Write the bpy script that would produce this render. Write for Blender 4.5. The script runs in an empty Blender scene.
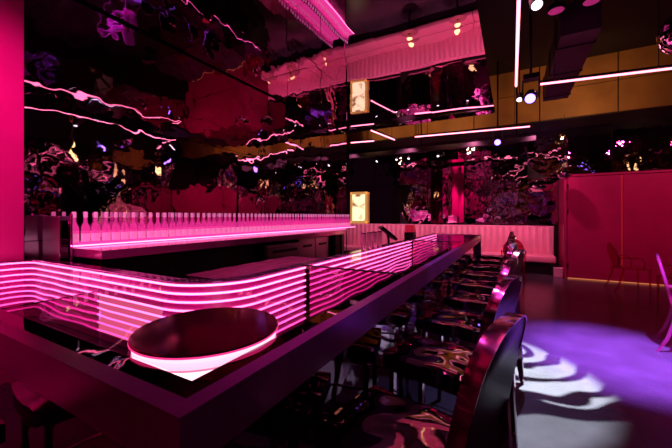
import bpy, bmesh, math, random
from mathutils import Vector, Matrix, noise
random.seed(7)
PI = math.pi
col = bpy.context.scene.collection
scene = bpy.context.scene
scene.view_settings.view_transform = 'Standard'
scene.view_settings.look = 'None'
scene.view_settings.exposure = .15
scene.cycles.max_bounces = 10
scene.cycles.glossy_bounces = 6
scene.cycles.transparent_max_bounces = 16
scene.cycles.sample_clamp_indirect = 4.0

# ------------------------------------------------------------------ materials
def new_mat(name):
    m = bpy.data.materials.new(name); m.use_nodes = True
    nt = m.node_tree; nt.nodes.clear()
    out = nt.nodes.new('ShaderNodeOutputMaterial')
    return m, nt, out

def bump_into(nt, target, scale, dist, detail=1.0, stretch=(1, 1, 1)):
    tc = nt.nodes.new('ShaderNodeTexCoord'); mp = nt.nodes.new('ShaderNodeMapping')
    mp.inputs['Scale'].default_value = stretch
    nz = nt.nodes.new('ShaderNodeTexNoise'); nz.inputs['Scale'].default_value = scale
    nz.inputs['Detail'].default_value = detail
    bp = nt.nodes.new('ShaderNodeBump'); bp.inputs['Distance'].default_value = dist
    bp.inputs['Strength'].default_value = 1.0
    nt.links.new(tc.outputs['Object'], mp.inputs['Vector'])
    nt.links.new(mp.outputs['Vector'], nz.inputs['Vector'])
    nt.links.new(nz.outputs['Fac'], bp.inputs['Height'])
    nt.links.new(bp.outputs['Normal'], target.inputs['Normal'])

def pbr(name, color, rough=.5, metal=0., bump=None, var=None, spec=.5, emit=None, coat=0., trans=0.):
    m, nt, out = new_mat(name)
    b = nt.nodes.new('ShaderNodeBsdfPrincipled')
    b.inputs['Base Color'].default_value = (*color, 1)
    b.inputs['Roughness'].default_value = rough
    b.inputs['Metallic'].default_value = metal
    b.inputs['Specular IOR Level'].default_value = spec
    b.inputs['Coat Weight'].default_value = coat
    b.inputs['Transmission Weight'].default_value = trans
    if emit:
        b.inputs['Emission Color'].default_value = (*emit[0], 1)
        b.inputs['Emission Strength'].default_value = emit[1]
    if bump: bump_into(nt, b, *bump)
    if var:
        tc = nt.nodes.new('ShaderNodeTexCoord'); nz = nt.nodes.new('ShaderNodeTexNoise')
        nz.inputs['Scale'].default_value = var[0]; nz.inputs['Detail'].default_value = 4
        rp = nt.nodes.new('ShaderNodeValToRGB')
        rp.color_ramp.elements[0].position = .3; rp.color_ramp.elements[1].position = .7
        rp.color_ramp.elements[0].color = (*[c * (1 - var[1]) for c in color], 1)
        rp.color_ramp.elements[1].color = (*[min(1, c * (1 + var[1])) for c in color], 1)
        nt.links.new(tc.outputs['Object'], nz.inputs['Vector'])
        nt.links.new(nz.outputs['Fac'], rp.inputs['Fac'])
        nt.links.new(rp.outputs['Color'], b.inputs['Base Color'])
    nt.links.new(b.outputs[0], out.inputs[0])
    return m

def emis(name, color, strength):
    m, nt, out = new_mat(name)
    e = nt.nodes.new('ShaderNodeEmission')
    e.inputs[0].default_value = (*color, 1); e.inputs[1].default_value = strength
    nt.links.new(e.outputs[0], out.inputs[0])
    return m

def clear_mat(name, tint, gloss_rough=.02, ior=1.5, diffuse=0., dcol=(1, .3, .6), bump=None, glow=None):
    m, nt, out = new_mat(name)
    tr = nt.nodes.new('ShaderNodeBsdfTransparent'); tr.inputs[0].default_value = (*tint, 1)
    gl = nt.nodes.new('ShaderNodeBsdfGlossy'); gl.inputs['Roughness'].default_value = gloss_rough
    fr = nt.nodes.new('ShaderNodeFresnel')
    ge = nt.nodes.new('ShaderNodeNewGeometry'); io = nt.nodes.new('ShaderNodeMix')   # same reflectance on both sides of a sheet
    io.inputs[2].default_value = ior; io.inputs[3].default_value = 1 / ior
    nt.links.new(ge.outputs['Backfacing'], io.inputs[0]); nt.links.new(io.outputs[0], fr.inputs[0])
    mx = nt.nodes.new('ShaderNodeMixShader')
    if bump:
        bump_into(nt, gl, *bump)
    base = tr.outputs[0]
    if diffuse:
        df = nt.nodes.new('ShaderNodeBsdfTranslucent'); df.inputs[0].default_value = (*dcol, 1)
        d2 = nt.nodes.new('ShaderNodeBsdfDiffuse'); d2.inputs[0].default_value = (*dcol, 1)
        a = nt.nodes.new('ShaderNodeMixShader'); a.inputs[0].default_value = .5
        nt.links.new(df.outputs[0], a.inputs[1]); nt.links.new(d2.outputs[0], a.inputs[2])
        m2 = nt.nodes.new('ShaderNodeMixShader'); m2.inputs[0].default_value = diffuse
        nt.links.new(tr.outputs[0], m2.inputs[1]); nt.links.new(a.outputs[0], m2.inputs[2])
        base = m2.outputs[0]
    nt.links.new(fr.outputs[0], mx.inputs[0])
    nt.links.new(base, mx.inputs[1]); nt.links.new(gl.outputs[0], mx.inputs[2])
    last = mx.outputs[0]
    if glow:
        e = nt.nodes.new('ShaderNodeEmission'); e.inputs[0].default_value = (*glow[0], 1); e.inputs[1].default_value = glow[1]
        ad = nt.nodes.new('ShaderNodeAddShader'); nt.links.new(last, ad.inputs[0]); nt.links.new(e.outputs[0], ad.inputs[1]); last = ad.outputs[0]
    nt.links.new(last, out.inputs[0])
    return m

M = {}
M['mirror_wall'] = pbr('wavy mirror wall', (.66, .45, .60), .015, 1., bump=(2.1, .009, 2.2))
M['mirror_far'] = pbr('crumpled mirror film', (.55, .38, .5), .02, 1., bump=(2.2, .02, 2.5))
M['mirror_flat'] = pbr('flat mirror film', (.96, .66, .74), .02, 1., bump=(1.6, .004, 1.5))
M['mirror_ceiling'] = pbr('mirror ceiling', (.75, .55, .68), .01, 1., bump=(.8, .010, 1.0))
M['pink_paint'] = pbr('hot pink paint', (.60, .004, .25), .45, var=(2, .08))
M['crimson'] = pbr('crimson paint', (.36, .006, .09), .4, var=(3, .1))
M['black'] = pbr('black paint', (.006, .004, .006), .6, var=(4, .3))
M['black_gloss'] = pbr('black gloss', (.008, .004, .008), .12, var=(4, .2), coat=.5)
M['black_metal'] = pbr('black metal', (.02, .014, .02), .35, .6, var=(6, .2))
M['floor'] = pbr('polished dark floor', (.055, .05, .06), .22, bump=(30, .002, 4), var=(2.5, .25))
M['tan'] = pbr('tan plywood', (.34, .15, .035), .6, var=(1.5, .25))
M['frame'] = pbr('purple acrylic metal', (.34, .05, .32), .30, .5, bump=(40, .0006, 2), var=(5, .15))
M['dark_mirror'] = pbr('dark mirror', (.16, .06, .12), .03, 1., bump=(6, .002, 1))
M['lid'] = pbr('smoked mirror lid', (.27, .006, .085), .10, .85, bump=(3, .0004, 1))
M['rim_purple'] = pbr('dark purple rim', (.20, .04, .17), .12, .8, bump=(8, .003, 1), var=(5, .15))
M['border'] = pbr('black mirror border', (.22, .12, .19), .02, 1., bump=(3, .003, 1))
M['smoked'] = clear_mat('smoked acrylic divider', (.70, .34, .60), .02, 1.7, bump=(7, .006, 1))
M['backing'] = pbr('neon backing', (.36, .004, .19), .35, .0, var=(3, .1))
M['well'] = pbr('well lining', (.05, .015, .035), .08, .6, bump=(6, .01, 1))
M['neon'] = emis('pink neon', (1, .30, .62), 7)
M['neon_shelf'] = emis('pink shelf light', (1, .16, .34), 5)
M['neon_ceiling'] = emis('ceiling tube light', (1, .22, .34), 4.2)
M['glow'] = emis('drum glow', (1, .52, .66), 2.6)
M['glow_pale'] = emis('drum pale band', (1, .46, .60), 1.7)
M['glow_line'] = emis('drum seam', (1, .25, .45), 1.0)
M['glass'] = clear_mat('bar top glass', (.93, .88, .92),   .015, 1.28, bump=(2.5, .004, 1))
M['bottle'] = clear_mat('bottle glass', (1, .62, .86), .04, 1.7, .20, (1, .5, .8), glow=((1, .06, .45), .16))  # pink glow put into the glass for the shelf light from below
M['bottle_label'] = pbr('bottle paper', (.8, .5, .62), .6, emit=((1, .20, .52), .5), var=(20, .1))  # paper glows by itself, as if lit from the riser
M['bottle_cap'] = pbr('bottle foil', (.85, .5, .7), .3, .3, var=(20, .1), emit=((1, .28, .62), .4))  # glow in the foil stands for shelf light on the necks
M['chrome'] = pbr('polished chrome', (.72, .52, .68), .10, 1., bump=(5, .006, 1))
M['chrome_dark'] = pbr('smoked back shell', (.012, .004, .012), .3, 0., bump=(3, .002, 1), spec=.12)
M['band'] = pbr('rosy chrome band', (.90, .40, .60), .16, 1., bump=(11, .012, 1))
M['chrome_seat'] = pbr('rippled chrome seat', (.40, .32, .38), .05, 1., bump=(3, .004, 1))
M['steel'] = pbr('brushed steel', (.45, .38, .44), .28, 1., bump=(60, .0005, 2, (1, 1, 8)))
M['handle'] = pbr('black handle', (.005, .005, .005), .5, var=(9, .2))
M['bench'] = pbr('pale pink leather', (.78, .34, .42), .45, bump=(25, .002, 3), var=(3, .06))
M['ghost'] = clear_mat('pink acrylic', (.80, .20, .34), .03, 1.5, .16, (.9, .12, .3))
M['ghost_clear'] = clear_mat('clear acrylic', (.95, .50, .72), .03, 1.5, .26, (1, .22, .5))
M['gold'] = pbr('brass', (.85, .55, .2), .2, 1., bump=(9, .001, 1))
M['gold_glow'] = emis('lamp shade glow', (1, .72, .25), 3.2)
M['white_glow'] = emis('white lamp', (1, .80, .92), 3)
M['violet_glow'] = emis('violet lens', (.30, .16, 1), 5)
M['pink_disc'] = pbr('pink grille', (.5, .05, .22), .5, emit=((1, .05, .35), .25), var=(30, .2))  # glow in the grille stands for pink light falling on it
M['pos_screen'] = pbr('dark screen', (.01, .008, .015), .1, var=(3, .2))
M['red'] = pbr('red lacquer', (.7, .02, .05), .3, emit=((1, .02, .08), .25), var=(4, .1))  # lacquer glows a little by itself
M['disco'] = pbr('mirror tiles', (.75, .65, .75), .04, 1., bump=(14, .004, 0))
M['door_gap'] = emis('light under the door', (1, .25, .1), .7)
M['paper'] = pbr('pale plinth', (.7, .4, .5), .5, var=(4, .1))
M['table_pink'] = pbr('pink table lacquer', (.45, .14, .22), .2, var=(5, .1))

# lit picture: warm abstract
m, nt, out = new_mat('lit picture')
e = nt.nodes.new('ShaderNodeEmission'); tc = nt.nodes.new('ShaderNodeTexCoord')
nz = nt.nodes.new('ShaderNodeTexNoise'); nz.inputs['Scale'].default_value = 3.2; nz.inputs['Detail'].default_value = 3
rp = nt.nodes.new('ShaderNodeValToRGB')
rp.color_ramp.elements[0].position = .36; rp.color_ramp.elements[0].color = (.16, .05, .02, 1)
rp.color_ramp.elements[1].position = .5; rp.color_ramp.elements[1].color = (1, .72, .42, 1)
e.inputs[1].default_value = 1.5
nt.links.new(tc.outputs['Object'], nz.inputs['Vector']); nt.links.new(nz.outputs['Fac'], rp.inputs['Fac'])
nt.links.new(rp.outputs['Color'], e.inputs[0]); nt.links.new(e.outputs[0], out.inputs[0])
M['picture'] = m

# ------------------------------------------------------------------ mesh helpers
def B(): return bmesh.new()

def box(bm, x0, x1, y0, y1, z0, z1, bev=0., mat=None):
    r = bmesh.ops.create_cube(bm, size=1)
    vs = r['verts']
    for v in vs:
        v.co = Vector((x0 + (v.co.x + .5) * (x1 - x0), y0 + (v.co.y + .5) * (y1 - y0), z0 + (v.co.z + .5) * (z1 - z0)))
        if mat is not None: v.co = mat @ v.co
    if bev:
        es = list({e for v in vs for e in v.link_edges})
        bmesh.ops.bevel(bm, geom=es, offset=bev, segments=2, affect='EDGES', profile=.5)

def lathe(bm, prof, seg=20, center=(0, 0, 0), mat=None):
    rings = []
    for r, z in prof:
        ring = []
        for i in range(seg):
            a = 2 * PI * i / seg
            p = Vector((center[0] + r * math.cos(a), center[1] + r * math.sin(a), center[2] + z))
            if mat is not None: p = mat @ p
            ring.append(bm.verts.new(p))
        rings.append(ring)
    for k in range(len(rings) - 1):
        for i in range(seg):
            j = (i + 1) % seg
            bm.faces.new((rings[k][i], rings[k][j], rings[k + 1][j], rings[k + 1][i]))
    bm.faces.new(list(reversed(rings[0]))); bm.faces.new(rings[-1])

def tube(bm, pts, r, seg=8, r_end=None):
    pts = [Vector(p) for p in pts]; n = len(pts); rings = []
    up = Vector((0, 0, 1)); prev = None
    for i, p in enumerate(pts):
        t = (pts[min(i + 1, n - 1)] - pts[max(i - 1, 0)]).normalized()
        if prev is None:
            u = t.cross(up)
            if u.length < 1e-3: u = t.cross(Vector((1, 0, 0)))
        else:
            u = prev - t * prev.dot(t)
        u.normalize(); prev = u; w = t.cross(u)
        rr = r if r_end is None else r + (r_end - r) * i / (n - 1)
        rings.append([bm.verts.new(p + (u * math.cos(2 * PI * k / seg) + w * math.sin(2 * PI * k / seg)) * rr) for k in range(seg)])
    for i in range(n - 1):
        for k in range(seg):
            j = (k + 1) % seg
            bm.faces.new((rings[i][k], rings[i][j], rings[i + 1][j], rings[i + 1][k]))
    bm.faces.new(list(reversed(rings[0]))); bm.faces.new(rings[-1])

def prism(bm, pts, vec, bev=0.):
    vec = Vector(vec)
    a = [bm.verts.new(p) for p in pts]; b = [bm.verts.new(Vector(p) + vec) for p in pts]
    f1 = bm.faces.new(list(reversed(a))); f2 = bm.faces.new(b); n = len(a)
    for i in range(n):
        j = (i + 1) % n
        bm.faces.new((a[i], a[j], b[j], b[i]))
    if bev:
        es = list(f1.edges) + list(f2.edges)
        bmesh.ops.bevel(bm, geom=es, offset=bev, segments=2, affect='EDGES', profile=.5)

def obj(name, bm, mat, parent=None, smooth=False, angle=None):
    bmesh.ops.recalc_face_normals(bm, faces=bm.faces)
    me = bpy.data.meshes.new(name)
    bm.to_mesh(me); bm.free()
    me.materials.append(M[mat] if isinstance(mat, str) else mat)
    if smooth or angle:
        for p in me.polygons: p.use_smooth = True
        if angle: me.set_sharp_from_angle(angle=math.radians(angle))
    o = bpy.data.objects.new(name, me); col.objects.link(o)
    if parent: o.parent = parent
    return o

def tag(o, label=None, cat=None, group=None):
    if label: o['label'] = label
    if cat: o['category'] = cat
    if group: o['group'] = group
    return o

def thing(name, label, cat, loc=(0, 0, 0), rz=0, group=None):
    o = bpy.data.objects.new(name, None); col.objects.link(o)
    o.location = loc; o.rotation_euler = (0, 0, rz); o.empty_display_size = .1
    return tag(o, label, cat, group)

def struct(name, bm, mat, parent=None, **k):
    o = obj(name, bm, mat, parent, **k)
    if parent is None: o['kind'] = 'structure'
    return o

def copy_tree(o, parent=None):
    c = o.copy(); col.objects.link(c)
    if parent is not None: c.parent = parent
    for ch in list(o.children): copy_tree(ch, c)
    return c

# ------------------------------------------------------------------ constants
WX = -4.0          # mirrored wall behind the bar
WEND = 7.9         # where it stops
CZ = 3.77          # mirror ceiling over the bar
FARY = 10.5        # far wall
TOPZ = 5.2         # black ceiling

# ------------------------------------------------------------------ room shell
bm = B(); box(bm, -7.2, 5.2, -4.2, 10.9, -.12, 0); struct('floor', bm, 'floor')
bm = B(); box(bm, -7.2, 5.2, -4.2, 10.9, TOPZ, TOPZ + .12); struct('ceiling', bm, 'black')

def mirror_panel(bm, origin, u, v, nu, nv, gap, tilt_dir=None, tilt=.0, n=4):
    """grid of slightly bowed square mirror sheets"""
    origin, u, v = Vector(origin), Vector(u), Vector(v)
    nrm = u.cross(v).normalized()
    for i in range(nu):
        for j in range(nv):
            ta, tb = random.uniform(-tilt, tilt), random.uniform(-tilt, tilt)
            bow = random.uniform(-.003, .006)
            grid = []
            for a in range(n + 1):
                row = []
                for b in range(n + 1):
                    fa, fb = a / n, b / n
                    pa = (i + gap + fa * (1 - 2 * gap)) / nu; pb = (j + gap + fb * (1 - 2 * gap)) / nv
                    h = (fa - .5) * ta * u.length / nu + (fb - .5) * tb * v.length / nv + bow * (1 - (2 * fa - 1) ** 2) * (1 - (2 * fb - 1) ** 2)
                    row.append(bm.verts.new(origin + u * pa + v * pb + nrm * (h + .012)))
                grid.append(row)
            for a in range(n):
                for b in range(n):
                    bm.faces.new((grid[a][b], grid[a + 1][b], grid[a + 1][b + 1], grid[a][b + 1]))

# left wall: solid black carcass with mirror sheets hung on it, the upper row leaning out
bm = B(); box(bm, WX - .5, WX - .06, -4.1, WEND, 0, TOPZ); wl = struct('wall_left', bm, 'black')
bm = B()
mirror_panel(bm, (WX, WEND, 0), (0, -(WEND - 1.22), 0), (0, 0, 1.26), 5, 1, .002, tilt=.006)
mirror_panel(bm, (WX, WEND, 1.262), (0, -(WEND - 1.22), 0), (0, 0, 1.30), 5, 1, .002, tilt=.015)
mirror_panel(bm, (WX, WEND, 2.565), (0, -(WEND - 1.22), 0), (0, 0, 1.19), 5, 1, .002, tilt=.012)
mirror_panel(bm, (WX - .5, WEND + .008, 0), (.5, 0, 0), (0, 0, TOPZ), 1, 3, .002)
p = obj('mirror_panels', bm, 'mirror_wall', wl, smooth=True)
# pink column / return wall at the far left
bm = B(); box(bm, WX - .3, WX + .025, -4.1, 1.21, 0, TOPZ, .006); struct('wall_left_return', bm, 'pink_paint')

# ceiling mirror slab over the bar
bm = B(); box(bm, WX - .02, -.33, -3.5, WEND, CZ + .02, CZ + .07)
cm = struct('ceiling_mirror', bm, 'black_gloss')
bm = B(); mirror_panel(bm, (WX + .01, -3.5, CZ + .02), (0, WEND + 3.5, 0), (-.33 - WX - .01, 0, 0), 9, 3, .0015, tilt=.006)
for f in bm.faces: f.normal_flip()
obj('mirror_panels', bm, 'mirror_ceiling', cm, smooth=True)

# far wall with crumpled mirror film
bm = B(); box(bm, -7.1, 5.1, FARY + .03, FARY + .25, 0, TOPZ); wf = struct('wall_far', bm, 'black')
bm = B(); mirror_panel(bm, (-7.0, FARY + .02, 1.25), (12, 0, 0), (0, 0, 2.6), 13, 2, .004, tilt=.035)
obj('mirror_panels', bm, 'mirror_far', wf, smooth=True)
for px_, w_, tgt in (((-1.52, 3.9), .46, (WX, .2)), ((-2.03, 3.9), .50, (5.0, 4.0))):
    P = Vector((px_[0], FARY, 0)); i_ = Vector((P.x, P.y, 0)).normalized(); o_ = (Vector((tgt[0], tgt[1], 0)) - P).normalized()
    nrm = (o_ - i_).normalized(); u_ = Vector((0, 0, 1)).cross(nrm).normalized()
    rot = Matrix(((u_.x, nrm.x, 0, P.x), (u_.y, nrm.y, 0, P.y - .05), (0, 0, 1, 0), (0, 0, 0, 1)))
    bm = B(); box(bm, -w_ / 2, w_ / 2, -.006, .006, 1.27, 3.25, .003, rot)
    obj('turned_mirror_panel', bm, 'mirror_flat', wf)
bm = B(); box(bm, 5.05, 5.2, -4.1, 10.8, 0, TOPZ); wr = struct('wall_right', bm, 'black')
bm = B(); mirror_panel(bm, (5.03, -4.0, .9), (0, 13.3, 0), (0, 0, 2.9), 13, 2, .004, tilt=.05)  # mirror film added on this unseen wall to break up the reflections
for f in bm.faces: f.normal_flip()
for v in bm.verts: v.co.x = 5.03 - (v.co.x - 5.03)
obj('mirror_panels', bm, 'mirror_far', wr, smooth=True)
bm = B(); box(bm, -7.1, 5.1, -4.2, -4.05, 0, TOPZ); wb = struct('wall_back', bm, 'black')
bm = B(); box(bm, -3.6, 5.0, -4.05, -4.0, 4.3, 5.15, .01); obj('tan_band', bm, 'tan', wb)
bm = B(); mirror_panel(bm, (5.0, -4.03, .8), (-8.8, 0, 0), (0, 0, 3.2), 9, 2, .004, tilt=.05); obj('mirror_panels', bm, 'mirror_far', wb, smooth=True)  # unseen mirror film added to liven the far wall's reflections
bm = B(); box(bm, -7.2, -7.05, 7.0, 10.8, 0, TOPZ); struct('wall_left_far', bm, 'black')

# tan bulkhead high in front of the far wall
bm = B()
for i in range(8):
    for j in range(2):
        x0 = -6.9 + i * 1.5
        box(bm, x0 + .012, x0 + 1.488, 9.38, 9.42, 3.86 + j * .72, 3.86 + j * .72 + .705, .006)
bk = struct('trim_bulkhead', bm, 'tan')
bm = B(); box(bm, -7, 5.0, 9.42, 10.5, 3.84, TOPZ); obj('bulkhead_core', bm, 'black', bk)

# crimson partition with its doors
bm = B(); box(bm, 1.10, 5.0, 9.44, 10.45, 0.03, 2.47, .008); pw = struct('wall_partition', bm, 'crimson')
bm = B()
box(bm, 1.10, 1.15, 9.385, 9.44, .0, 2.49, .004); box(bm, 1.10, 4.99, 9.385, 9.44, 2.44, 2.49, .004)
struct('trim_1', bm, 'crimson')
for i, (x0, x1) in enumerate(((1.165, 2.16), (2.185, 3.2), (3.225, 4.2))):
    bm = B(); box(bm, x0, x1, 9.40, 9.438, .03, 2.43, .004)
    d = struct('door_%d' % (i + 1), bm, 'crimson')
    for z in (.25, 1.55, 2.15):
        if i == 0:
            bm = B(); box(bm, x0 - .02, x0 + .02, 9.385, 9.40, z, z + .12, .003); obj('hinge', bm, 'black_metal', d)
bm = B(); box(bm, 1.17, 4.2, 9.41, 9.43, .006, .022); struct('trim_2', bm, 'door_gap')
bm = B(); box(bm, 2.164, 2.181, 9.425, 9.432, .03, 2.43); struct('trim_3', bm, pbr('glowing seam paint', (.75, .05, .08), .4, emit=((1, .06, .05), .12), var=(3, .1)))  # red seam strip that glows faintly by itself

# ------------------------------------------------------------------ the bar
OX, OY = -.576, .406        # outer edges of the counter
WXI, WYI = -.686, .525      # edge of the glazed well
LX, LY = -1.47, 1.215       # neon wall
R = .42; RE = .14; EX = -3.86
YEND = 7.42
DX, DY, DR = -.917, .757, .234      # the round light drum set into the corner

def led_path(off=0., y0=WYI, y1=YEND):
    """neon wall line; off>0 moves toward the bartender side"""
    pts = [(EX - off, y0)]
    cx, cy = EX + RE, LY - RE
    for k in range(7):
        a = PI - k * (PI / 2) / 6
        pts.append((cx + (RE + off) * math.cos(a), cy + (RE + off) * math.sin(a)))
    cx, cy = LX - R, LY + R
    for k in range(13):
        a = -PI / 2 + k * (PI / 2) / 12
        pts.append((cx + (R - off) * math.cos(a), cy + (R - off) * math.sin(a)))
    pts.append((LX - off, y1))
    return pts

def strip(bm, o0, o1, z0, z1, **k):
    a, b = led_path(o0, **k), led_path(o1, **k); n = len(a)
    va0 = [bm.verts.new((x, y, z0)) for x, y in a]; va1 = [bm.verts.new((x, y, z1)) for x, y in a]
    vb0 = [bm.verts.new((x, y, z0)) for x, y in b]; vb1 = [bm.verts.new((x, y, z1)) for x, y in b]
    for i in range(n - 1):
        bm.faces.new((va0[i], va0[i + 1], va1[i + 1], va1[i])); bm.faces.new((vb0[i], vb1[i], vb1[i + 1], vb0[i + 1]))
        bm.faces.new((va1[i], va1[i + 1], vb1[i + 1], vb1[i])); bm.faces.new((va0[i], vb0[i], vb0[i + 1], va0[i + 1]))
    for i in (0, n - 1):
        bm.faces.new((va0[i], va1[i], vb1[i], vb0[i]))

bar = thing('bar_counter', 'long mirrored L-shaped bar counter with glass top over stacked pink neon lines', 'bar counter', (-1.1, 4.0, 0))
bar_inv = Matrix.Translation((1.1, -4.0, 0))
def barpart(name, bm, mat, parent=None, **k):
    bmesh.ops.transform(bm, matrix=bar_inv, verts=bm.verts)
    return obj(name, bm, mat, bar if parent is None else parent, **k)

# outer metal rim: top strip and deep fascia, mitred at the corner
fw = .05
bm = B()
prof = [(-3.94, OY), (OX, OY), (OX, 7.52)]
def rim(bm, d0, d1, z0, z1):
    o = [(-3.97, OY + d0), (OX - d0, OY + d0), (OX - d0, 7.5)]
    i = [(-3.97, OY + d1), (OX - d1, OY + d1), (OX - d1, 7.5)]
    vo0 = [bm.verts.new((x, y, z0)) for x, y in o]; vo1 = [bm.verts.new((x, y, z1)) for x, y in o]
    vi0 = [bm.verts.new((x, y, z0)) for x, y in i]; vi1 = [bm.verts.new((x, y, z1)) for x, y in i]
    for k in range(2):
        bm.faces.new((vo0[k], vo0[k + 1], vo1[k + 1], vo1[k])); bm.faces.new((vi0[k], vi1[k], vi1[k + 1], vi0[k + 1]))
        bm.faces.new((vo1[k], vo1[k + 1], vi1[k + 1], vi1[k])); bm.faces.new((vo0[k], vi0[k], vi0[k + 1], vo0[k + 1]))
    for k in (0, 2): bm.faces.new((vo0[k], vo1[k], vi1[k], vi0[k]))
rim(bm, 0, fw, .975, 1.10)
barpart('rim', bm, 'frame')
bm = B(); rim(bm, fw, OX - WXI, 1.06, 1.097); barpart('top_border', bm, 'border')
bm = B(); rim(bm, .075, OX - WXI, .0, 1.06); barpart('front_panel', bm, 'dark_mirror')
bm = B(); box(bm, -1.53, OX, 7.42, 7.5, 0, 1.10, .004); barpart('end_panel', bm, 'frame')
bm = B(); strip(bm, .018, .105, 1.04, 1.10); barpart('inner_rim', bm, 'rim_purple')
bm = B(); strip(bm, .03, .06, 0, 1.02); barpart('back_panel', bm, 'black_gloss')
bm = B(); strip(bm, .008, .018, .60, 1.09); barpart('neon_backing', bm, 'backing')
# well floor
def well_poly(bm, z, grow=0.):
    pts = [(x, y) for x, y in led_path(0)] + [(WXI, YEND), (WXI, WYI)]
    return bm.faces.new([bm.verts.new((x, y, z)) for x, y in pts])
bm = B(); f = well_poly(bm, .60); barpart('well_floor', bm, 'well')
bm = B(); es = []     # glass sheet with a round hole for the drum
for loop in ([(x, y) for x, y in led_path(0)] + [(WXI, YEND), (WXI, WYI)],
             [(DX + .2285 * math.cos(2 * PI * k / 64), DY + .2285 * math.sin(2 * PI * k / 64)) for k in range(64)]):
    vs = [bm.verts.new((x, y, 1.095)) for x, y in loop]
    es += [bm.edges.new((vs[k], vs[(k + 1) % len(vs)])) for k in range(len(vs))]
bmesh.ops.triangle_fill(bm, use_beauty=True, use_dissolve=False, edges=es, normal=(0, 0, 1))
barpart('glass_top', bm, 'glass')
for k in range(9):
    z = 1.082 - .051 * k
    raw = led_path(-.004, y0=WYI + .02, y1=7.3); pts = []
    for (xa, ya), (xb, yb) in zip(raw, raw[1:]):
        m_ = max(1, int(math.hypot(xb - xa, yb - ya) / .05))
        for q in range(m_):
            x, y = xa + (xb - xa) * q / m_, ya + (yb - ya) * q / m_
            wob = max(0, min(1, (-2.35 - x) / .4)) + 1.1 * max(0, min(1, (y - 2.2) / .4))   # lines ripple in the end bays, as in a wavy mirror
            pts.append((x, y, z + wob * max(0, k - 1) * .0022 * noise.noise(Vector((x * 3.1, y * 2.3, k * .35))) * 2))
    pts.append((*raw[-1], z))
    bm = B()
    tube(bm, pts, .0066, 8)
    barpart('neon_tube', bm, emis('pink neon %d' % k, (1, [.15, .15, .14, .13, .12, .11, .10, .09, .08][k], .44), [8, 7.5, 6.8, 5.6, 4.8, 4.0, 3.3, 2.6, 2.0][k]), smooth=True)  # lower lines dimmer, standing in for deeper infinity mirror images
# mirrored dividers under the glass joints and the joint strips
for y in (2.18, 5.3):
    bm = B(); box(bm, LX, WXI, y - .006, y + .006, .6, 1.088); dv = barpart('divider', bm, 'smoked')
    bm = B(); box(bm, LX - .02, WXI, y - .008, y + .008, 1.088, 1.1, .002); barpart('glass_joint', bm, 'black_metal', dv).matrix_parent_inverse = Matrix.Identity(4)
    bm = B(); box(bm, LX - .02, LX + .012, y - .03, y + .03, .6, 1.088, .003); barpart('post', bm, 'dark_mirror', dv)
bm = B(); box(bm, -2.66, -2.648, WYI, LY, .6, .945); dv = barpart('divider', bm, 'smoked')
bm = B(); box(bm, -2.662, -2.646, WYI, LY, .945, .952, .002); barpart('top_bead', bm, 'dark_mirror', dv)
bm = B(); box(bm, -2.64, -1.9, LY - .004, LY + .006, .66, .935, .001); barpart('added_glow_panel', bm, emis('salmon drum glow', (1, .12, .27), .85))  # added glowing panel, stands for drum glow on the neon backing

# glowing drum in the corner of the bar
drum = thing('light_drum', 'round dark mirrored disc on a glowing white-pink drum in the near bar corner', 'light', (DX, DY, .602))
bm = B(); lathe(bm, [(DR - .012, .0), (DR - .012, .468)], 64); obj('drum_side', bm, 'glow', drum, angle=40)
bm = B(); lathe(bm, [(DR - .010, .47), (DR - .008, .475), (DR - .0065, .503)], 64); obj('upper_band', bm, 'glow_pale', drum, angle=40)
bm = B(); lathe(bm, [(DR - .009, .466), (DR - .006, .467), (DR - .006, .470), (DR - .009, .471)], 64); obj('seam_ring', bm, 'glow_line', drum, angle=40)
bm = B(); lathe(bm, [(DR - .006, .505), (DR + .002, .506), (DR + .002, .510), (DR - .006, .511)], 64); obj('rim_light', bm, emis('drum rim', (1, .03, .22), 1.3), drum, angle=40)
bm = B(); lathe(bm, [(DR - .01, .510), (DR + .001, .511), (DR + .001, .514), (DR - .002, .517)], 64); obj('mirror_lid', bm, 'lid', drum, angle=40)

# ------------------------------------------------------------------ bar stools
stool = thing('bar_stool', 'nearest chrome bar stool, its tall back cut by the bottom of the photo', 'bar stool', (0, 0, 0), 0, 'chrome bar stools along the bar')
def grid_top(bm, w, d, z, t, n=14, amp=.012):
    def sup(a, b):  # keep a soft rounded square outline
        return a, b
    top = []
    for i in range(n + 1):
        row = []
        for j in range(n + 1):
            u, v = i / n * 2 - 1, j / n * 2 - 1
            edge = max(abs(u), abs(v)) ** 6
            hz = z + amp * noise.noise(Vector((u * 1.6, v * 1.6, 3.1))) - .012 * edge
            row.append(bm.verts.new((u * w / 2 * (1 - .05 * v * v), v * d / 2 * (1 - .05 * u * u), hz)))
        top.append(row)
    bot = [[bm.verts.new((p.co.x, p.co.y, z - t)) for p in row] for row in top]
    for i in range(n):
        for j in range(n):
            bm.faces.new((top[i][j], top[i + 1][j], top[i + 1][j + 1], top[i][j + 1]))
            bm.faces.new((bot[i][j], bot[i][j + 1], bot[i + 1][j + 1], bot[i + 1][j]))
    for i in range(n):
        bm.faces.new((top[i][0], bot[i][0], bot[i + 1][0], top[i + 1][0])); bm.faces.new((top[i][n], top[i + 1][n], bot[i + 1][n], bot[i][n]))
        bm.faces.new((top[0][i], top[0][i + 1], bot[0][i + 1], bot[0][i])); bm.faces.new((top[n][i], bot[n][i], bot[n][i + 1], top[n][i + 1]))
bm = B(); grid_top(bm, .47, .40, .755, .075); obj('seat', bm, 'chrome_seat', stool, angle=50)
bm = B(); box(bm, -.19, .19, -.18, .18, .655, .68, .004); obj('seat_frame', bm, 'chrome', stool)
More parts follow.
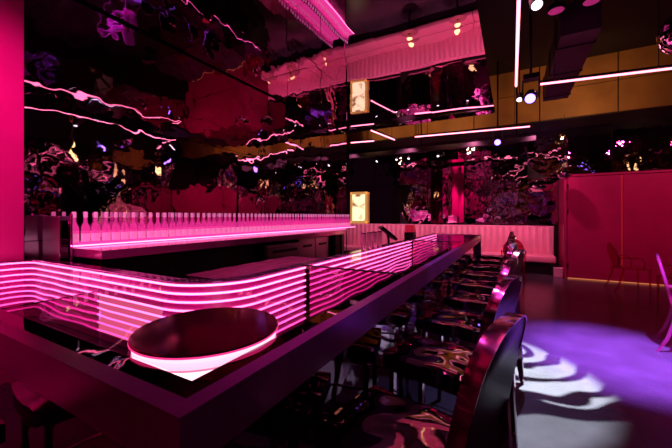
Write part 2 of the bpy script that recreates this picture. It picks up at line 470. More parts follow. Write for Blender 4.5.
# arched backrest: a thick slab leaning back, rounded shoulders
hw, rr, z0, z1 = .19, .14, .70, 1.215
arch = [(-hw, z0), (-hw, z1 - rr)]
for k in range(1, 9):
    a = PI - k * PI / 2 / 8; arch.append((-hw + rr + rr * math.cos(a), z1 - rr + rr * math.sin(a)))
for k in range(0, 9):
    a = PI / 2 - k * PI / 2 / 8; arch.append((hw - rr + rr * math.cos(a), z1 - rr + rr * math.sin(a)))
arch.append((hw, z0))
lean = math.tan(math.radians(11))
def lean_x(z): return .245 + (z - .72) * lean * (.55 + .45 * (z - .72) / .45)
bm = B()
prism(bm, [(.003, y * .985, z - .003) for y, z in arch], (.040, 0, 0), .004)
for v in bm.verts: v.co.x += lean_x(v.co.z)
bk_ = obj('backrest', bm, 'chrome_dark', stool, angle=40)
bm = B()    # polished band running round the edge of the back
for (ya, za), (yb, zb) in zip(arch, arch[1:]):
    n_ = max(1, int(math.hypot(yb - ya, zb - za) / .03))
    for q in range(n_):
        P = [(ya + (yb - ya) * f, za + (zb - za) * f) for f in (q / n_, (q + 1) / n_)]
        v_ = [bm.verts.new((x, y, z)) for y, z in P for x in (0, .046)]
        bm.faces.new((v_[0], v_[1], v_[3], v_[2]))
bmesh.ops.remove_doubles(bm, verts=bm.verts, dist=.0005)
ctr = Vector((.02, 0, .95))
bmesh.ops.recalc_face_normals(bm, faces=bm.faces)
r_ = bmesh.ops.solidify(bm, geom=list(bm.faces), thickness=.004)
for v in bm.verts: v.co.x += lean_x(v.co.z)
obj('edge_band', bm, 'band', bk_, angle=40)
for sx, sy in ((-1, 1), (-1, -1)):
    bm = B(); x, y = sx * .175, sy * .165
    prism(bm, [(x - .014, y - .014, .66), (x + .014, y - .014, .66), (x + .014, y + .014, .66), (x - .014, y + .014, .66)], (sx * .01, 0, -.66), .002)
    obj('leg', bm, 'chrome', stool)
for sy in (1, -1):
    bm = B(); y = sy * .165
    prism(bm, [(.22, y - .014, .66), (.262, y - .014, .70), (.30, y - .014, .90), (.325, y - .014, .90), (.37, y - .014, 0), (.342, y - .014, 0)], (0, .028, 0), .002)
    obj('leg', bm, 'chrome', stool)
bm = B(); tube(bm, [(-.18, -.165, .27), (-.18, .165, .27)], .011, 8); obj('footrest', bm, 'chrome', stool, smooth=True)
for sy in (1, -1):
    bm = B(); tube(bm, [(-.178, sy * .165, .33), (.335, sy * .165, .33)], .009, 8); obj('stretcher', bm, 'chrome', stool, smooth=True)
bm = B(); tube(bm, [(.335, -.165, .38), (.335, .165, .38)], .009, 8); obj('stretcher', bm, 'chrome', stool, smooth=True)

spots = [(-.365, 1.10, -.25, 'nearest chrome bar stool along the bar, its tall back at the photo bottom edge'),
         (-.36, 1.80, -.24, 'second chrome bar stool from the camera along the long bar side'),
         (-.36, 2.50, -.16, 'third chrome bar stool from the camera along the long bar side'),
         (-.30, 3.22, -.20, 'fourth chrome bar stool from the camera, pulled out a little from the bar'),
         (-.34, 3.92, -.14, 'fifth chrome bar stool from the camera along the long bar side'),
         (-.36, 4.62, -.10, 'sixth chrome bar stool from the camera, fourth from the far bar end'),
         (-.35, 5.32, -.12, 'seventh chrome bar stool from the camera, third from the far bar end'),
         (-.36, 6.02, -.08, 'eighth chrome bar stool from the camera, second from the far bar end'),
         (-.36, 6.72, -.10, 'last chrome bar stool at the far end of the bar')]
for i, (x, y, rz, lb) in enumerate(spots):
    o = stool if i == 0 else copy_tree(stool)
    o.location = (x, y, 0); o.rotation_euler = (0, 0, rz); o['label'] = lb
o = copy_tree(stool); o.location = (-1.78, .20, 0); o.rotation_euler = (0, 0, -PI / 2 + .1)
o['label'] = 'chrome bar stool under the short bar side at the lower left corner of the photo'
del o['group']

# ------------------------------------------------------------------ back bar
bb = thing('back_bar', 'dark back bar counter with a polished slab top along the mirrored wall', 'counter', (-3.55, 4.4, 0))
BI = Matrix.Translation((3.55, -4.4, 0))
def bpart(name, bm, mat, parent=bb, **k):
    bmesh.ops.transform(bm, matrix=BI, verts=bm.verts); return obj(name, bm, mat, parent, **k)
bm = B(); prism(bm, [(WX + .02, 1.445, 1.12), (-3.1, 1.445, 1.12), (-3.1, 6.05, 1.12), (WX + .02, 7.85, 1.12)], (0, 0, .08), .004); bpart('slab', bm, pbr('polished slab', (.62, .20, .46), .16, .6, var=(4, .2)))
bm = B(); box(bm, WX + .02, -3.28, 1.55, 3.5, 0, 1.12, .004); prism(bm, [(WX + .02, 6.36, 0), (-3.35, 6.36, 0), (WX + .02, 7.7, 0)], (0, 0, 1.12))
box(bm, WX + .02, -3.9, 3.5, 6.36, 0, 1.12); box(bm, -3.9, -3.2, 5.8, 6.0, 0, 1.12, .004); bpart('cabinet_body', bm, 'black')
bm = B(); box(bm, -3.93, -3.66, 1.46, 7.7, 1.20, 1.222, .002); bpart('bottle_riser', bm, emis('lit riser', (1, .07, .40), 1.0))
bm = B(); box(bm, -3.66, -3.648, 1.46, 7.7, 1.207, 1.219, .002); bpart('light_strip', bm, 'neon_shelf')
for i, (y0, y1, n, lb) in enumerate(((3.62, 4.55, 1, 'steel under-counter ice machine below the back bar, left of the two-door fridge'), (4.62, 5.75, 2, 'steel under-counter fridge with two doors and black slot handles'))):
    t = thing('bar_fridge' if i else 'ice_machine', lb, 'fridge' if i else 'ice machine', (-3.55, (y0 + y1) / 2, 0))
    w = (y1 - y0) / 2
    bm = B(); box(bm, -.33, .36 if not i else .22, -w, w, .02, 1.06 if not i else 1.10, .006); obj('cabinet', bm, 'steel', t)
    fx = .36 if not i else .22
    for k in range(n):
        a, b = -w + .03 + k * (2 * w - .06) / n, -w + .03 + (k + 1) * (2 * w - .06) / n - .02
        bm = B(); box(bm, fx, fx + .03, a, b, .12, 1.04 if not i else 1.085, .006); d = obj('door', bm, 'steel', t)
        bm = B(); box(bm, fx + .03, fx + .045, a + .12, b - .12, .93, .975, .004); obj('handle', bm, 'handle', d)
    bm = B(); box(bm, -.3, fx - .04, -w + .02, w - .02, 0, .02); obj('base', bm, 'black', t)

# bottles
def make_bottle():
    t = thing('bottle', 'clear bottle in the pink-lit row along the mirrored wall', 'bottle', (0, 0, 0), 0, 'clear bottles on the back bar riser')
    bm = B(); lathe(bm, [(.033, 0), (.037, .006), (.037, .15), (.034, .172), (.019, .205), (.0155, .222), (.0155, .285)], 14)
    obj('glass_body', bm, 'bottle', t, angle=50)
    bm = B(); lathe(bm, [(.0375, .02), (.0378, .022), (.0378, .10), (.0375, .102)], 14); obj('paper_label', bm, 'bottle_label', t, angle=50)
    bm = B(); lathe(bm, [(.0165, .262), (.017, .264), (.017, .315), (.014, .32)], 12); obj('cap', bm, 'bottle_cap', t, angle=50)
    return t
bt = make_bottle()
nb = 65
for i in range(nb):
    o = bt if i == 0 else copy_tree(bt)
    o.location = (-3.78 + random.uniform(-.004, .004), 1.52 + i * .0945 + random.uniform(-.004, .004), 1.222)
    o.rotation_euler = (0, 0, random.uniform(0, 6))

# polished cabinet at the near end of the back bar, against the mirror
t = thing('wine_cooler', 'tall polished cabinet reflecting pink at the left end of the bottle row', 'cabinet', (-3.66, 1.388, 0))
bm = B(); box(bm, -.31, .04, -.048, .048, .03, 1.50, .008); obj('cabinet', bm, 'steel', t)
bm = B(); box(bm, .04, .06, -.046, .046, .06, 1.46, .004); obj('door', bm, 'dark_mirror', t)
bm = B(); tube(bm, [(.075, .03, .1), (.075, .03, 1.52)], .012, 10); obj('door_rail', bm, 'chrome', t, smooth=True)
bm = B(); box(bm, -.3, .03, -.042, .042, 0, .03); obj('base', bm, 'black', t)

# bartender's work station behind the inner corner
t = thing('work_station', 'low steel bartender work counter with a rippled pink-lit top behind the bar', 'counter', (-2.16, 2.55, 0))
bm = B()
n = 16; g = [[bm.verts.new((-.32 + .64 * i / n, -.75 + 1.5 * j / n, .99 + .010 * noise.noise(Vector((i * .45, j * .55, 1))))) for j in range(n + 1)] for i in range(n + 1)]
for i in range(n):
    for j in range(n): bm.faces.new((g[i][j], g[i + 1][j], g[i + 1][j + 1], g[i][j + 1]))
obj('top', bm, pbr('rippled work top', (.7, .25, .45), .25, .7, bump=(7, .02, 1)), t, smooth=True)
bm = B(); box(bm, -.31, .31, -.74, .74, .1, .97, .006); obj('cabinet', bm, 'black_gloss', t)
bm = B(); box(bm, -.28, .28, -.7, .7, 0, .1); obj('base', bm, 'black', t)

# ------------------------------------------------------------------ things on the bar
for i in range(4):
    if i == 0:
        cup = thing('tumbler', '', 'cup', (0, 0, 0), 0, 'tall cups on the bar edge')
        bm = B(); lathe(bm, [(.025, 0), (.027, .004), (.031, .198), (.029, .20), (.026, .02)], 16); obj('cup_body', bm, pbr('rose metal', (.8, .35, .48), .25, .3, var=(9, .1), emit=((1, .12, .3), .08)), cup, angle=50)  # faint pink glow put into the metal for light on the cups
        bm = B(); lathe(bm, [(.0312, .19), (.0325, .193), (.0325, .202), (.0305, .204), (.029, .203)], 16); obj('lip', bm, 'chrome', cup, angle=50)
        o = cup
    else: o = copy_tree(cup)
    o.location = (-1.515, 3.42 + i * .17, 1.10)
    o['label'] = ['tall pink metal cup on the bar edge, leftmost of the row of four', 'tall pink metal cup on the bar edge, second from the left of four',
                  'tall pink metal cup on the bar edge, third from the left of four', 'tall pink metal cup on the bar edge, rightmost of four, beside the order screen'][i]
t = thing('order_terminal', 'black tilted order screen on a stand at the bar inner edge', 'screen', (-1.51, 4.28, 1.10), .5)
bm = B(); box(bm, -.03, .03, -.07, .07, 0, .012, .003); obj('base', bm, 'black_metal', t)
bm = B(); tube(bm, [(0, 0, .01), (-.01, 0, .15)], .016, 10); obj('stand', bm, 'black_metal', t, smooth=True)
rot = Matrix.Translation((-.01, 0, .17)) @ Matrix.Rotation(math.radians(-50), 4, 'Y')
bm = B(); box(bm, -.03, .012, -.17, .17, -.13, .13, .008, rot); obj('housing', bm, 'black_metal', t)
bm = B(); box(bm, .0122, .0135, -.155, .155, -.115, .115, 0, rot); obj('screen', bm, 'pos_screen', t)
t = thing('bar_caddy', 'small black caddy with a red box on top on the bar edge', 'caddy', (-1.51, 5.35, 1.10))
bm = B(); box(bm, -.075, .075, -.09, .09, 0, .13, .006); obj('caddy_body', bm, 'black_metal', t)
bm = B(); box(bm, -.065, .065, -.08, .08, .13, .25, .008); obj('red_box', bm, 'red', t)

# ------------------------------------------------------------------ banquette, tables, lamps
bq = thing('banquette', 'long pale pink channel-tufted banquette along the far mirrored wall', 'bench', (-2.9, 10.12, 0))
bm = B()
def channel_back(bm, x0, x1, y, zb, zt, pitch=.155, depth=.035):
    n = int((x1 - x0) / pitch); sub = 8; pts = []
    for i in range(n):
        for k in range(sub):
            f = k / sub
            pts.append((x0 + (i + f) * (x1 - x0) / n, y - depth * math.sin(PI * f) ** .55))
    pts.append((x1, y))
    vb = [bm.verts.new((x, yy - .03, zb)) for x, yy in pts]
    vt = [bm.verts.new((x, yy, zt - .03)) for x, yy in pts]
    vr = [bm.verts.new((x, y + .03, zt)) for x, yy in pts]
    vk = [bm.verts.new((x, y + .10, zt - .01)) for x, yy in pts]
    vk0 = [bm.verts.new((x, y + .10, zb)) for x, yy in pts]
    for rows in ((vb, vt), (vt, vr), (vr, vk), (vk, vk0)):
        for i in range(len(pts) - 1): bm.faces.new((rows[0][i], rows[0][i + 1], rows[1][i + 1], rows[1][i]))
    for i in (0, len(pts) - 1): bm.faces.new((vb[i], vt[i], vr[i], vk[i], vk0[i]))
channel_back(bm, -3.7, 3.88, .18, .44, 1.235); obj('backrest', bm, 'bench', bq, angle=60)
bm = B()
for i in range(4): box(bm, -3.7 + i * 1.895 + .004, -3.7 + (i + 1) * 1.895 - .004, -.40, .16, .30, .47, .03)
obj('seat', bm, 'bench', bq, angle=50)
bm = B(); box(bm, -3.68, 3.86, -.33, .26, .0, .30, .004); obj('plinth', bm, 'black_gloss', bq)

tb = thing('cafe_table', '', 'table', (0, 0, 0), 0, 'small tables in front of the banquette')
bm = B(); lathe(bm, [(.23, .725), (.24, .73), (.24, .745), (.235, .75)], 32); obj('tabletop', bm, 'table_pink', tb, angle=40)
bm = B(); lathe(bm, [(.025, .02), (.025, .725)], 12); obj('stem', bm, 'black_metal', tb, angle=40)
bm = B(); lathe(bm, [(.22, 0), (.22, .008), (.03, .025)], 24); obj('base', bm, 'black_metal', tb, angle=40)
lm = thing('table_lamp', '', 'lamp', (0, 0, 0), 0, 'small brass table lamps')
bm = B(); lathe(bm, [(.045, 0), (.045, .012), (.012, .02)], 16); obj('base', bm, 'gold', lm, angle=40)
bm = B(); lathe(bm, [(.010, .018), (.010, .19)], 10); obj('stem', bm, 'gold', lm, angle=40)
bm = B(); lathe(bm, [(.082, .185), (.075, .20), (.05, .245), (.02, .255)], 18); obj('lamp_shade', bm, 'gold_glow', lm, angle=50)
tl = [(-2.60, 9.25, 'small round pink table at the left end of the banquette, seen behind the order screen', 'little glowing brass table lamp at the left, just right of the order screen'),
      (-1.27, 9.25, 'small round pink table in front of the banquette past the far bar end', 'little glowing brass table lamp just above the far end of the bar top'),
      (.01, 9.25, 'small round pink table in front of the banquette behind the bar stools', 'little glowing brass table lamp behind the far bar stool backs'),
      (3.05, 6.6, 'small round pink table standing among clear chairs at the right', None)]
for i, (x, y, l1, l2) in enumerate(tl):
    o = tb if i == 0 else copy_tree(tb); o.location = (x, y, 0); o['label'] = l1
    if l2:
        o = lm if i == 0 else copy_tree(lm); o.location = (x, y, .75); o['label'] = l2

# ghost chairs
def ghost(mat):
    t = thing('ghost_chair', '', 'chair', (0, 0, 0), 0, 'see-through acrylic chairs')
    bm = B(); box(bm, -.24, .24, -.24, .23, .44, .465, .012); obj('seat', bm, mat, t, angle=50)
    bm = B(); n = 28   # oval back, gently leaning (back is at +y)
    ring = [(.20 * math.cos(2 * PI * k / n), .70 + .25 * math.sin(2 * PI * k / n)) for k in range(n)]
    prism(bm, [(x, .0, z) for x, z in ring], (0, .012, 0))
    for v in bm.verts: v.co.y += .22 + (v.co.z - .45) * .22
    obj('backrest', bm, mat, t, angle=50)
    bm = B(); pts = [(.205 * math.cos(2 * PI * k / n), .226 + (.25 + .25 * math.sin(2 * PI * k / n)) * .22, .70 + .255 * math.sin(2 * PI * k / n)) for k in range(n + 1)]
    tube(bm, pts, .014, 8); obj('back_frame', bm, mat, t, smooth=True)
    for s in (-1, 1):
        bm = B(); tube(bm, [(s * .2, .27, .66), (s * .245, .18, .675), (s * .26, 0, .67), (s * .262, -.09, .655), (s * .255, -.12, .60), (s * .235, -.11, .46)], .014, 8)
        obj('arm', bm, mat, t, smooth=True)
        bm = B(); tube(bm, [(s * .215, -.21, .45), (s * .215, -.215, .25), (s * .215, -.22, 0)], .022, 8, .012); obj('leg', bm, mat, t, smooth=True)
        bm = B(); tube(bm, [(s * .21, .20, .45), (s * .215, .225, .30), (s * .22, .27, .14), (s * .225, .34, 0)], .024, 8, .013); obj('leg', bm, mat, t, smooth=True)
    return t
gc = ghost('ghost')
gspots = [(.03, 8.75, PI, 'see-through pink chair facing the banquette behind the far bar stools'),
          (2.1, 8.55, PI * .55, 'see-through dark red chair in front of the partition door seam'),
          (2.55, 7.6, PI * 1.15, 'see-through dark red chair farther right near the partition, beside the small table')]
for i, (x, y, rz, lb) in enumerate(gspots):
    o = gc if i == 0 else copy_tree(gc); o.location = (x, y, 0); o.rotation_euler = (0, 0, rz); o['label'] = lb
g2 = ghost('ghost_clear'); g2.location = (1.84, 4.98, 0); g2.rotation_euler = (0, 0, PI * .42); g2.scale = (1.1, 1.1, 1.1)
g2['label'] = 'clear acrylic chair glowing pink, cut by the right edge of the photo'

# white plinth beside the partition
t = thing('floor_plinth', 'small pale box on the floor at the end of the banquette', 'box', (1.0, 9.6, 0))
bm = B(); box(bm, -.09, .09, -.09, .09, 0, .2, .006); obj('box_body', bm, 'paper', t)
bm = B(); box(bm, -.095, .095, -.095, .095, .2, .215, .004); obj('lid', bm, 'paper', t)

# picture and red pillar on the far wall
t = thing('lit_picture', 'brightly lit warm picture in an ornate gold frame above the banquette', 'picture', (-4.80, 10.42, 1.80))
bm = B(); box(bm, -.27, .27, 0, .02, -.48, .48); obj('picture_panel', bm, 'picture', t)
bm = B()
for x0, x1, z0_, z1_ in ((-.33, -.25, -.56, .56), (.25, .33, -.56, .56), (-.33, .33, -.56, -.47), (-.33, .33, .47, .56)):
    box(bm, x0, x1, -.03, .03, z0_, z1_, .012)
obj('frame', bm, pbr('lit gilt', (.8, .5, .15), .3, .6, emit=((1, .55, .15), .35), bump=(20, .01, 2)), t)  # glow put into the gilt for the light on the frame

# ------------------------------------------------------------------ lights overhead
def between(a, b): return Vector(a), Vector(b)
def neon_line(a, b, label):
    a, b = between(a, b); mid = (a + b) / 2
    t = thing('tube_light', label, 'light', mid, 0, 'pink tube lights under the ceiling')
    bm = B(); tube(bm, [a - mid, b - mid], .016, 8); obj('lit_tube', bm, 'neon_ceiling', t, smooth=True)
    bm = B(); tube(bm, [a - mid + Vector((0, 0, .035)), b - mid + Vector((0, 0, .035))], .022, 8); obj('housing', bm, 'black_metal', t, smooth=True)
    for f in (.12, .88):
        q = (a - mid) * (1 - f) + (b - mid) * f
        bm = B(); tube(bm, [q + Vector((0, 0, .04)), q + Vector((0, 0, TOPZ - mid.z))], .006, 6); obj('hanger_rod', bm, 'black_metal', t, smooth=True)
    return t
neon_line((.055, 2.2, 3.5), (.055, 5.65, 3.5), 'pink tube light running lengthwise overhead, nearest the camera')
neon_line((.37, 5.75, 3.5), (1.95, 6.0, 3.5), 'pink tube light running crosswise toward the right from the violet moving spotlight')
neon_line((-2.15, 8.05, 3.5), (.35, 8.35, 3.5), 'long pink tube light crossing just under the tan bulkhead')
neon_line((-2.80, 6.75, 3.44), (-2.62, 7.85, 3.44), 'short slanted pink tube light below the far edge of the ceiling mirror')
neon_line((-3.95, 8.05, 3.55), (-3.3, 8.15, 3.55), 'short pink tube light at the end of the mirrored wall')

def moving_head(loc, label, drop, aim=(0, -.5, -1)):
    t = thing('moving_spotlight', label, 'spotlight', loc, 0, 'violet moving spotlights')
    bm = B(); box(bm, -.10, .10, -.09, .09, .24, .31, .01); obj('base', bm, 'black_metal', t)
    bm = B(); box(bm, -.115, -.092, -.035, .035, -.03, .24, .006); box(bm, .092, .115, -.035, .035, -.03, .24, .006); obj('yoke', bm, 'black_metal', t)
    q = Vector(aim).normalized().to_track_quat('Z', 'Y').to_matrix().to_4x4()
    bm = B(); lathe(bm, [(.055, -.13), (.085, -.08), (.088, .06), (.08, .12)], 20, mat=q); obj('lamp_head', bm, 'black_gloss', t, angle=45)
    bm = B(); lathe(bm, [(.066, .118), (.066, .128), (.05, .134)], 20, mat=q); obj('lens', bm, 'violet_glow', t, angle=45)
    bm = B(); tube(bm, [(0, 0, .31), (0, 0, drop)], .018, 8); obj('hanger_pole', bm, 'black_metal', t, smooth=True)
    return t
moving_head((.24, 5.45, 3.24), 'violet moving spotlight hanging where two pink tube lights meet', TOPZ - 3.24, (-.1, -.85, -.5))
moving_head((-.30, 8.6, 3.28), 'violet spotlight glaring in the distance under the tan bulkhead', TOPZ - 3.28, (0, -.95, -.3))

def par_can(loc, label, ztop, aim=(0, -.35, -1), r=.05, group='small white spotlights'):
    t = thing('spotlight', label, 'spotlight', loc, 0, group)
    q = Vector(aim).normalized().to_track_quat('Z', 'Y').to_matrix().to_4x4()
    bm = B(); lathe(bm, [(r * .5, -r * 2), (r * .95, -r * 1.6), (r, r * .9)], 16, mat=q); obj('can', bm, 'black_metal', t, angle=45)
    bm = B(); lathe(bm, [(r * .86, r * .88), (r * .86, r * .98), (r * .6, r * 1.05)], 16, mat=q); obj('lens', bm, 'white_glow', t, angle=45)
    bm = B(); tube(bm, [(0, 0, r), (0, 0, ztop - loc[2])], .008, 6); obj('bracket', bm, 'black_metal', t, smooth=True)
    return t
par_can((.185, 3.3, 3.37), 'white spotlight clamped beside the lengthwise pink tube light', TOPZ, (.1, -.5, -.8), .05, None)
par_can((.10, 5.62, 3.30), 'small white spotlight left of the violet moving spotlight', TOPZ, (0, -.5, -.8), .045, None)
tr = thing('lighting_truss', 'black lighting truss spanning under the tan bulkhead', 'truss', (-1.8, 8.9, 3.3))
bm = B(); box(bm, -2.6, 2.3, -.06, .06, -.03, .10, .01); obj('beam', bm, 'black_metal', tr)
for x in (-2.2, -.4, 1.9):
    bm = B(); tube(bm, [(x, 0, .1), (x, 0, TOPZ - 3.3)], .02, 8); obj('hanger_pole', bm, 'black_metal', tr, smooth=True)
names = ['leftmost', 'second from the left', 'third from the left', 'fourth from the left', 'rightmost']
for i, x in enumerate((-3.5, -2.9, -2.55, -1.75, -1.0)):
    par_can((x, 8.9, 3.14 - .0 * i), 'tiny white spotlight under the black truss, %s of the five' % names[i], 3.27, (.1 * (i - 2), -.6, -.8), .035, 'tiny spotlights on the truss')

for i, (x, y, z, lb) in enumerate(((3.5, 7.0, 3.0, 'brass lantern pendant hanging at the right of the room, farthest from the camera'), (2.9, 4.3, 3.05, 'brass lantern pendant hanging at the right of the room, middle one of three'), (2.6, 1.6, 3.05, 'brass lantern pendant hanging at the right of the room, nearest the camera'))):
    t = thing('pendant_lantern', lb, 'pendant lamp', (x, y, z), 0, 'brass lantern pendants')
    bm = B(); lathe(bm, [(.02, -.16), (.08, -.13), (.11, -.04), (.10, .06), (.05, .12), (.03, .2)], 12); obj('globe', bm, 'gold_glow', t, angle=20)
    for zz, rr_ in ((-.13, .085), (-.04, .116), (.06, .106)):
        bm = B(); lathe(bm, [(rr_ - .01, zz - .012), (rr_, zz - .01), (rr_, zz + .01), (rr_ - .01, zz + .012)], 24); obj('brass_ring', bm, 'gold', t, angle=40)
    bm = B(); tube(bm, [(0, 0, .2), (0, 0, TOPZ - z)], .008, 6); obj('hanger_rod', bm, 'gold', t, smooth=True)

for x, y, z, lb in ((2.2, 2.5, 3.4, 'nearest the camera of the three'), (3.2, 4.9, 3.5, 'middle of the three'), (2.5, 7.0, 3.4, 'farthest from the camera of the three')):
    moving_head((x, y, z), 'violet spotlight at the right of the room, ' + lb, TOPZ - z, (-.8, -.2, -.5))
# round ceiling speakers, duct and disco ball, with two balls added for its reflections
for (x, y), lb in (((.51, 5.09), 'round pink-lit ceiling speaker left of the other one near the top edge'), ((.88, 5.08), 'round pink-lit ceiling speaker cut by the top edge of the photo')):
    t = thing('ceiling_speaker', lb, 'speaker', (x, y, 4.2), 0, 'round ceiling speakers')
    bm = B(); lathe(bm, [(.09, 0), (.098, .01), (.098, .05), (.08, .08), (.04, .1)], 28); obj('housing', bm, 'black_metal', t, angle=45)
    bm = B(); lathe(bm, [(.075, -.008), (.09, 0), (.09, .004)], 28); obj('grille', bm, 'pink_disc', t, angle=45)
    bm = B(); tube(bm, [(0, 0, .1), (0, 0, 1.0)], .012, 8); obj('hanger_rod', bm, 'black_metal', t, smooth=True)
t = thing('air_duct', 'black rectangular air duct hanging overhead right of the moving spotlight', 'duct', (.80, 6.4, 3.95))
bm = B()
box(bm, -.22, .22, -1.1, 1.75, 0, .42, .008); obj('duct_body', bm, pbr('duct paint', (.035, .012, .03), .5, var=(3, .2)), t)
for y in (-.7, .3, 1.5):
    bm = B(); box(bm, -.235, .235, y - .02, y + .02, -.012, .43, .004); obj('flange', bm, 'black_metal', t)
    bm = B(); tube(bm, [(0, y, .43), (0, y, TOPZ - 3.95)], .01, 6); obj('hanger_rod', bm, 'black_metal', t, smooth=True)
def disco(loc, r, label, ztop, squash=1.):
    t = thing('disco_ball', label, 'disco ball', loc)
    bm = B(); bmesh.ops.create_uvsphere(bm, u_segments=28, v_segments=16, radius=r)
    for v in bm.verts: v.co.z *= squash
    obj('mirror_tiles', bm, 'disco', t)
    bm = B(); lathe(bm, [(.03, r * squash - .01), (.03, r * squash + .04), (.01, r * squash + .05)], 12); obj('cap', bm, 'black_metal', t, angle=45)
    bm = B(); tube(bm, [(0, 0, r * squash + .04), (0, 0, ztop - loc[2])], .005, 6); obj('cable', bm, 'black_metal', t, smooth=True)
disco((1.70, 5.0, 3.56), .24, 'mirrored disco ball cut by the upper right edge of the photo', TOPZ)
disco((.62, 9.75, 2.25), .27, 'added squashed mirror ball in place of a disco ball reflection, left of the partition', 3.84, .62)  # this and the next ball added where a reflection would be
disco((1.06, 9.0, 2.46), .15, 'smaller mirror ball added in place of a reflection close to the partition top corner', 3.84, .8)

# ------------------------------------------------------------------ lamps
def lamp(name, kind, loc, energy, color, aim=None, **k):
    l = bpy.data.lights.new(name, kind); l.energy = energy; l.color = color
    for a, b in k.items(): setattr(l, a, b)
    o = bpy.data.objects.new(name, l); col.objects.link(o); o.location = loc
    if aim is not None:
        o.rotation_euler = (Vector(aim) - Vector(loc)).to_track_quat('-Z', 'Y').to_euler()
    return o
def wash(name, xs, y, z, aim_y, aim_z, energy, color, size=1.5, blend=.9):
    for x in xs:
        lamp(name, 'SPOT', (x, y, z), energy, color, (x, aim_y, aim_z), spot_size=size, spot_blend=blend, shadow_soft_size=.04)
wash('banquette_wash', (-4.4, -2.6, -.9, .5), 8.35, 3.6, 10.2, .7, 170, (1, .24, .46))
wash('partition_wash', (1.8, 3.2, 4.5), 6.9, 3.8, 9.5, 1.2, 110, (1, .05, .30))
wash('bulkhead_wash', (-4.0, -1.5, 1.4), 7.7, 3.95, 9.4, 4.35, 60, (1, .50, .20), 2.2)
lamp('column_wash', 'SPOT', (-2.2, .3, 3.3), 250, (1, .03, .36), (-4, .6, 1.7), spot_size=1.7, spot_blend=.8, shadow_soft_size=.05)
lamp('column_wash', 'SPOT', (-2.6, -1.6, 3.3), 240, (1, .03, .34), (-4, -1.8, 1.9), spot_size=1.4, spot_blend=.8, shadow_soft_size=.05)  # second spot added so the mirrored image of the column is bright
lamp('bar_wash', 'SPOT', (-1.25, .9, 3.6), 160, (1, .10, .70), (-.45, 2.0, 1.0), spot_size=1.25, spot_blend=.9, shadow_soft_size=.05)  # unseen spot added to brighten the bar rim and stools
lamp('violet_pool', 'SPOT', (1.35, 3.5, 4.8), 15000, (.38, .10, 1), (1.02, 4.45, 0), spot_size=math.radians(28), spot_blend=1, shadow_soft_size=.05)
lamp('work_station_fill', 'SPOT', (-2.2, 2.6, 2.9), 60, (1, .05, .40), (-2.1, 2.6, .9), spot_size=1.3, spot_blend=.6, shadow_soft_size=.04)  # unseen pink spot added to brighten the work station
lamp('right_room_wash', 'SPOT', (2.9, 3.0, 4.6), 120, (1, .06, .40), (3.0, 3.0, 0), spot_size=1.5, spot_blend=.9, shadow_soft_size=.05)

# patterned projector: rose-like cut-out in the beam, done in the lamp's own nodes
g = lamp('gobo_projector', 'SPOT', (.12, 3.9, 4.9), 15000, (.82, .95, 1), (-.45, 3.35, 0), spot_size=math.radians(29), spot_blend=.3, shadow_soft_size=.02)
q_ = g.rotation_euler.to_matrix().inverted() @ (Vector((-.07, 4.15, 0)) - g.location)
def guv(x, y):
    d_ = g.rotation_euler.to_matrix().inverted() @ (Vector((x, y, 0)) - g.location); return d_.x / d_.z, d_.y / d_.z
(ax_, ay_), (bx_, by_), (cx_, cy_) = guv(-.22, 2), guv(-.22, 5), guv(.4, 3.5)
na, nb_ = by_ - ay_, ax_ - bx_
if na * (cx_ - ax_) + nb_ * (cy_ - ay_) < 0: na, nb_ = -na, -nb_
gu, gv = q_.x / q_.z, q_.y / q_.z      # the rose is not centred in the beam
l = g.data; l.use_nodes = True; nt = l.node_tree
em = [n for n in nt.nodes if n.type == 'EMISSION'][0]
tc = nt.nodes.new('ShaderNodeTexCoord')
sp = nt.nodes.new('ShaderNodeSeparateXYZ'); nt.links.new(tc.outputs['Normal'], sp.inputs[0])
def mth(op, a, b=None):
    n = nt.nodes.new('ShaderNodeMath'); n.operation = op
    for i, v in enumerate((a, b)):
        if v is None: continue
        if isinstance(v, (int, float)): n.inputs[i].default_value = v
        else: nt.links.new(v, n.inputs[i])
    return n.outputs[0]
u = mth('SUBTRACT', mth('DIVIDE', sp.outputs[0], sp.outputs[2]), gu); v = mth('SUBTRACT', mth('DIVIDE', sp.outputs[1], sp.outputs[2]), gv)
cb = nt.nodes.new('ShaderNodeCombineXYZ'); nt.links.new(u, cb.inputs[0]); nt.links.new(v, cb.inputs[1])
nz = nt.nodes.new('ShaderNodeTexNoise'); nz.inputs['Scale'].default_value = 16; nz.inputs['Detail'].default_value = .5
nt.links.new(cb.outputs[0], nz.inputs['Vector'])
n2 = nt.nodes.new('ShaderNodeTexNoise'); n2.inputs['Scale'].default_value = 9; n2.inputs['Detail'].default_value = 0
nt.links.new(cb.outputs[0], n2.inputs['Vector'])
rad = mth('SQRT', mth('ADD', mth('MULTIPLY', u, u), mth('MULTIPLY', v, v)))
ang = mth('ARCTAN2', v, u)
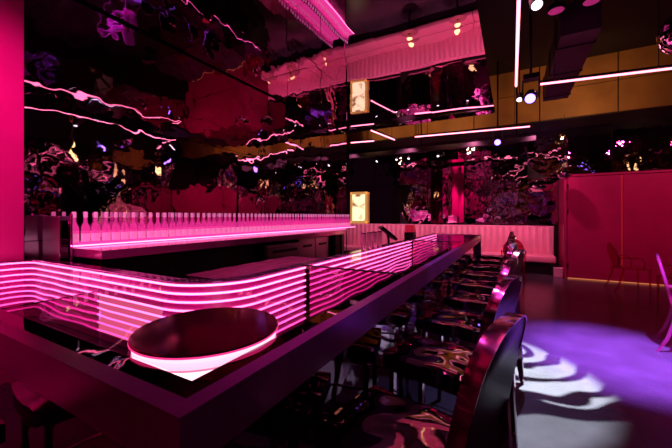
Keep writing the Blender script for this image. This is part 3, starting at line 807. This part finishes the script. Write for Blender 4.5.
rm = mth('MULTIPLY', rad, 4.95)                        # metres on the floor
ph = mth('MULTIPLY', mth('SUBTRACT', mth('POWER', rm, .75), .241), 2 * PI / .228)
ph = mth('ADD', ph, mth('MULTIPLY', mth('SUBTRACT', nz.outputs['Fac'], .5), 4.5))
ph = mth('ADD', ph, mth('MULTIPLY', ang, .5))          # petals spiral
val = mth('ADD', mth('COSINE', ph), mth('MULTIPLY', n2.outputs['Fac'], 1.0))
val = mth('MULTIPLY', mth('ADD', val, 1.0), .33)
wobr = mth('ADD', rm, mth('MULTIPLY', mth('SUBTRACT', n2.outputs['Fac'], .5), .5))
val = mth('MULTIPLY', val, mth('LESS_THAN', wobr, 1.13))
val = mth('MAXIMUM', val, mth('MULTIPLY', mth('GREATER_THAN', wobr, 1.36), .385))
mk = mth('GREATER_THAN', mth('ADD', mth('MULTIPLY', mth('SUBTRACT', mth('DIVIDE', sp.outputs[0], sp.outputs[2]), ax_), na), mth('MULTIPLY', mth('SUBTRACT', mth('DIVIDE', sp.outputs[1], sp.outputs[2]), ay_), nb_)), 0.0)
val = mth('MULTIPLY', val, mk)
rp = nt.nodes.new('ShaderNodeValToRGB')
rp.color_ramp.elements[0].position = .36; rp.color_ramp.elements[0].color = (.015, .012, .03, 1)
rp.color_ramp.elements[1].position = .44; rp.color_ramp.elements[1].color = (1, 1, 1, 1)
nt.links.new(val, rp.inputs['Fac'])
nt.links.new(rp.outputs['Color'], em.inputs['Color'])

w = bpy.data.worlds.new('night'); scene.world = w; w.use_nodes = True
w.node_tree.nodes['Background'].inputs[0].default_value = (.02, .004, .012, 1)
w.node_tree.nodes['Background'].inputs[1].default_value = .3

# ------------------------------------------------------------------ camera
cd = bpy.data.cameras.new('camera'); cam = bpy.data.objects.new('camera', cd); col.objects.link(cam)
cam.location = (0, 0, 1.5); cam.rotation_euler = (PI / 2, 0, math.radians(28.81))
cd.sensor_width = 36; cd.lens = 320 / 672 * 36; cd.shift_y = -8 / 672; cd.clip_start = .02
scene.camera = cam
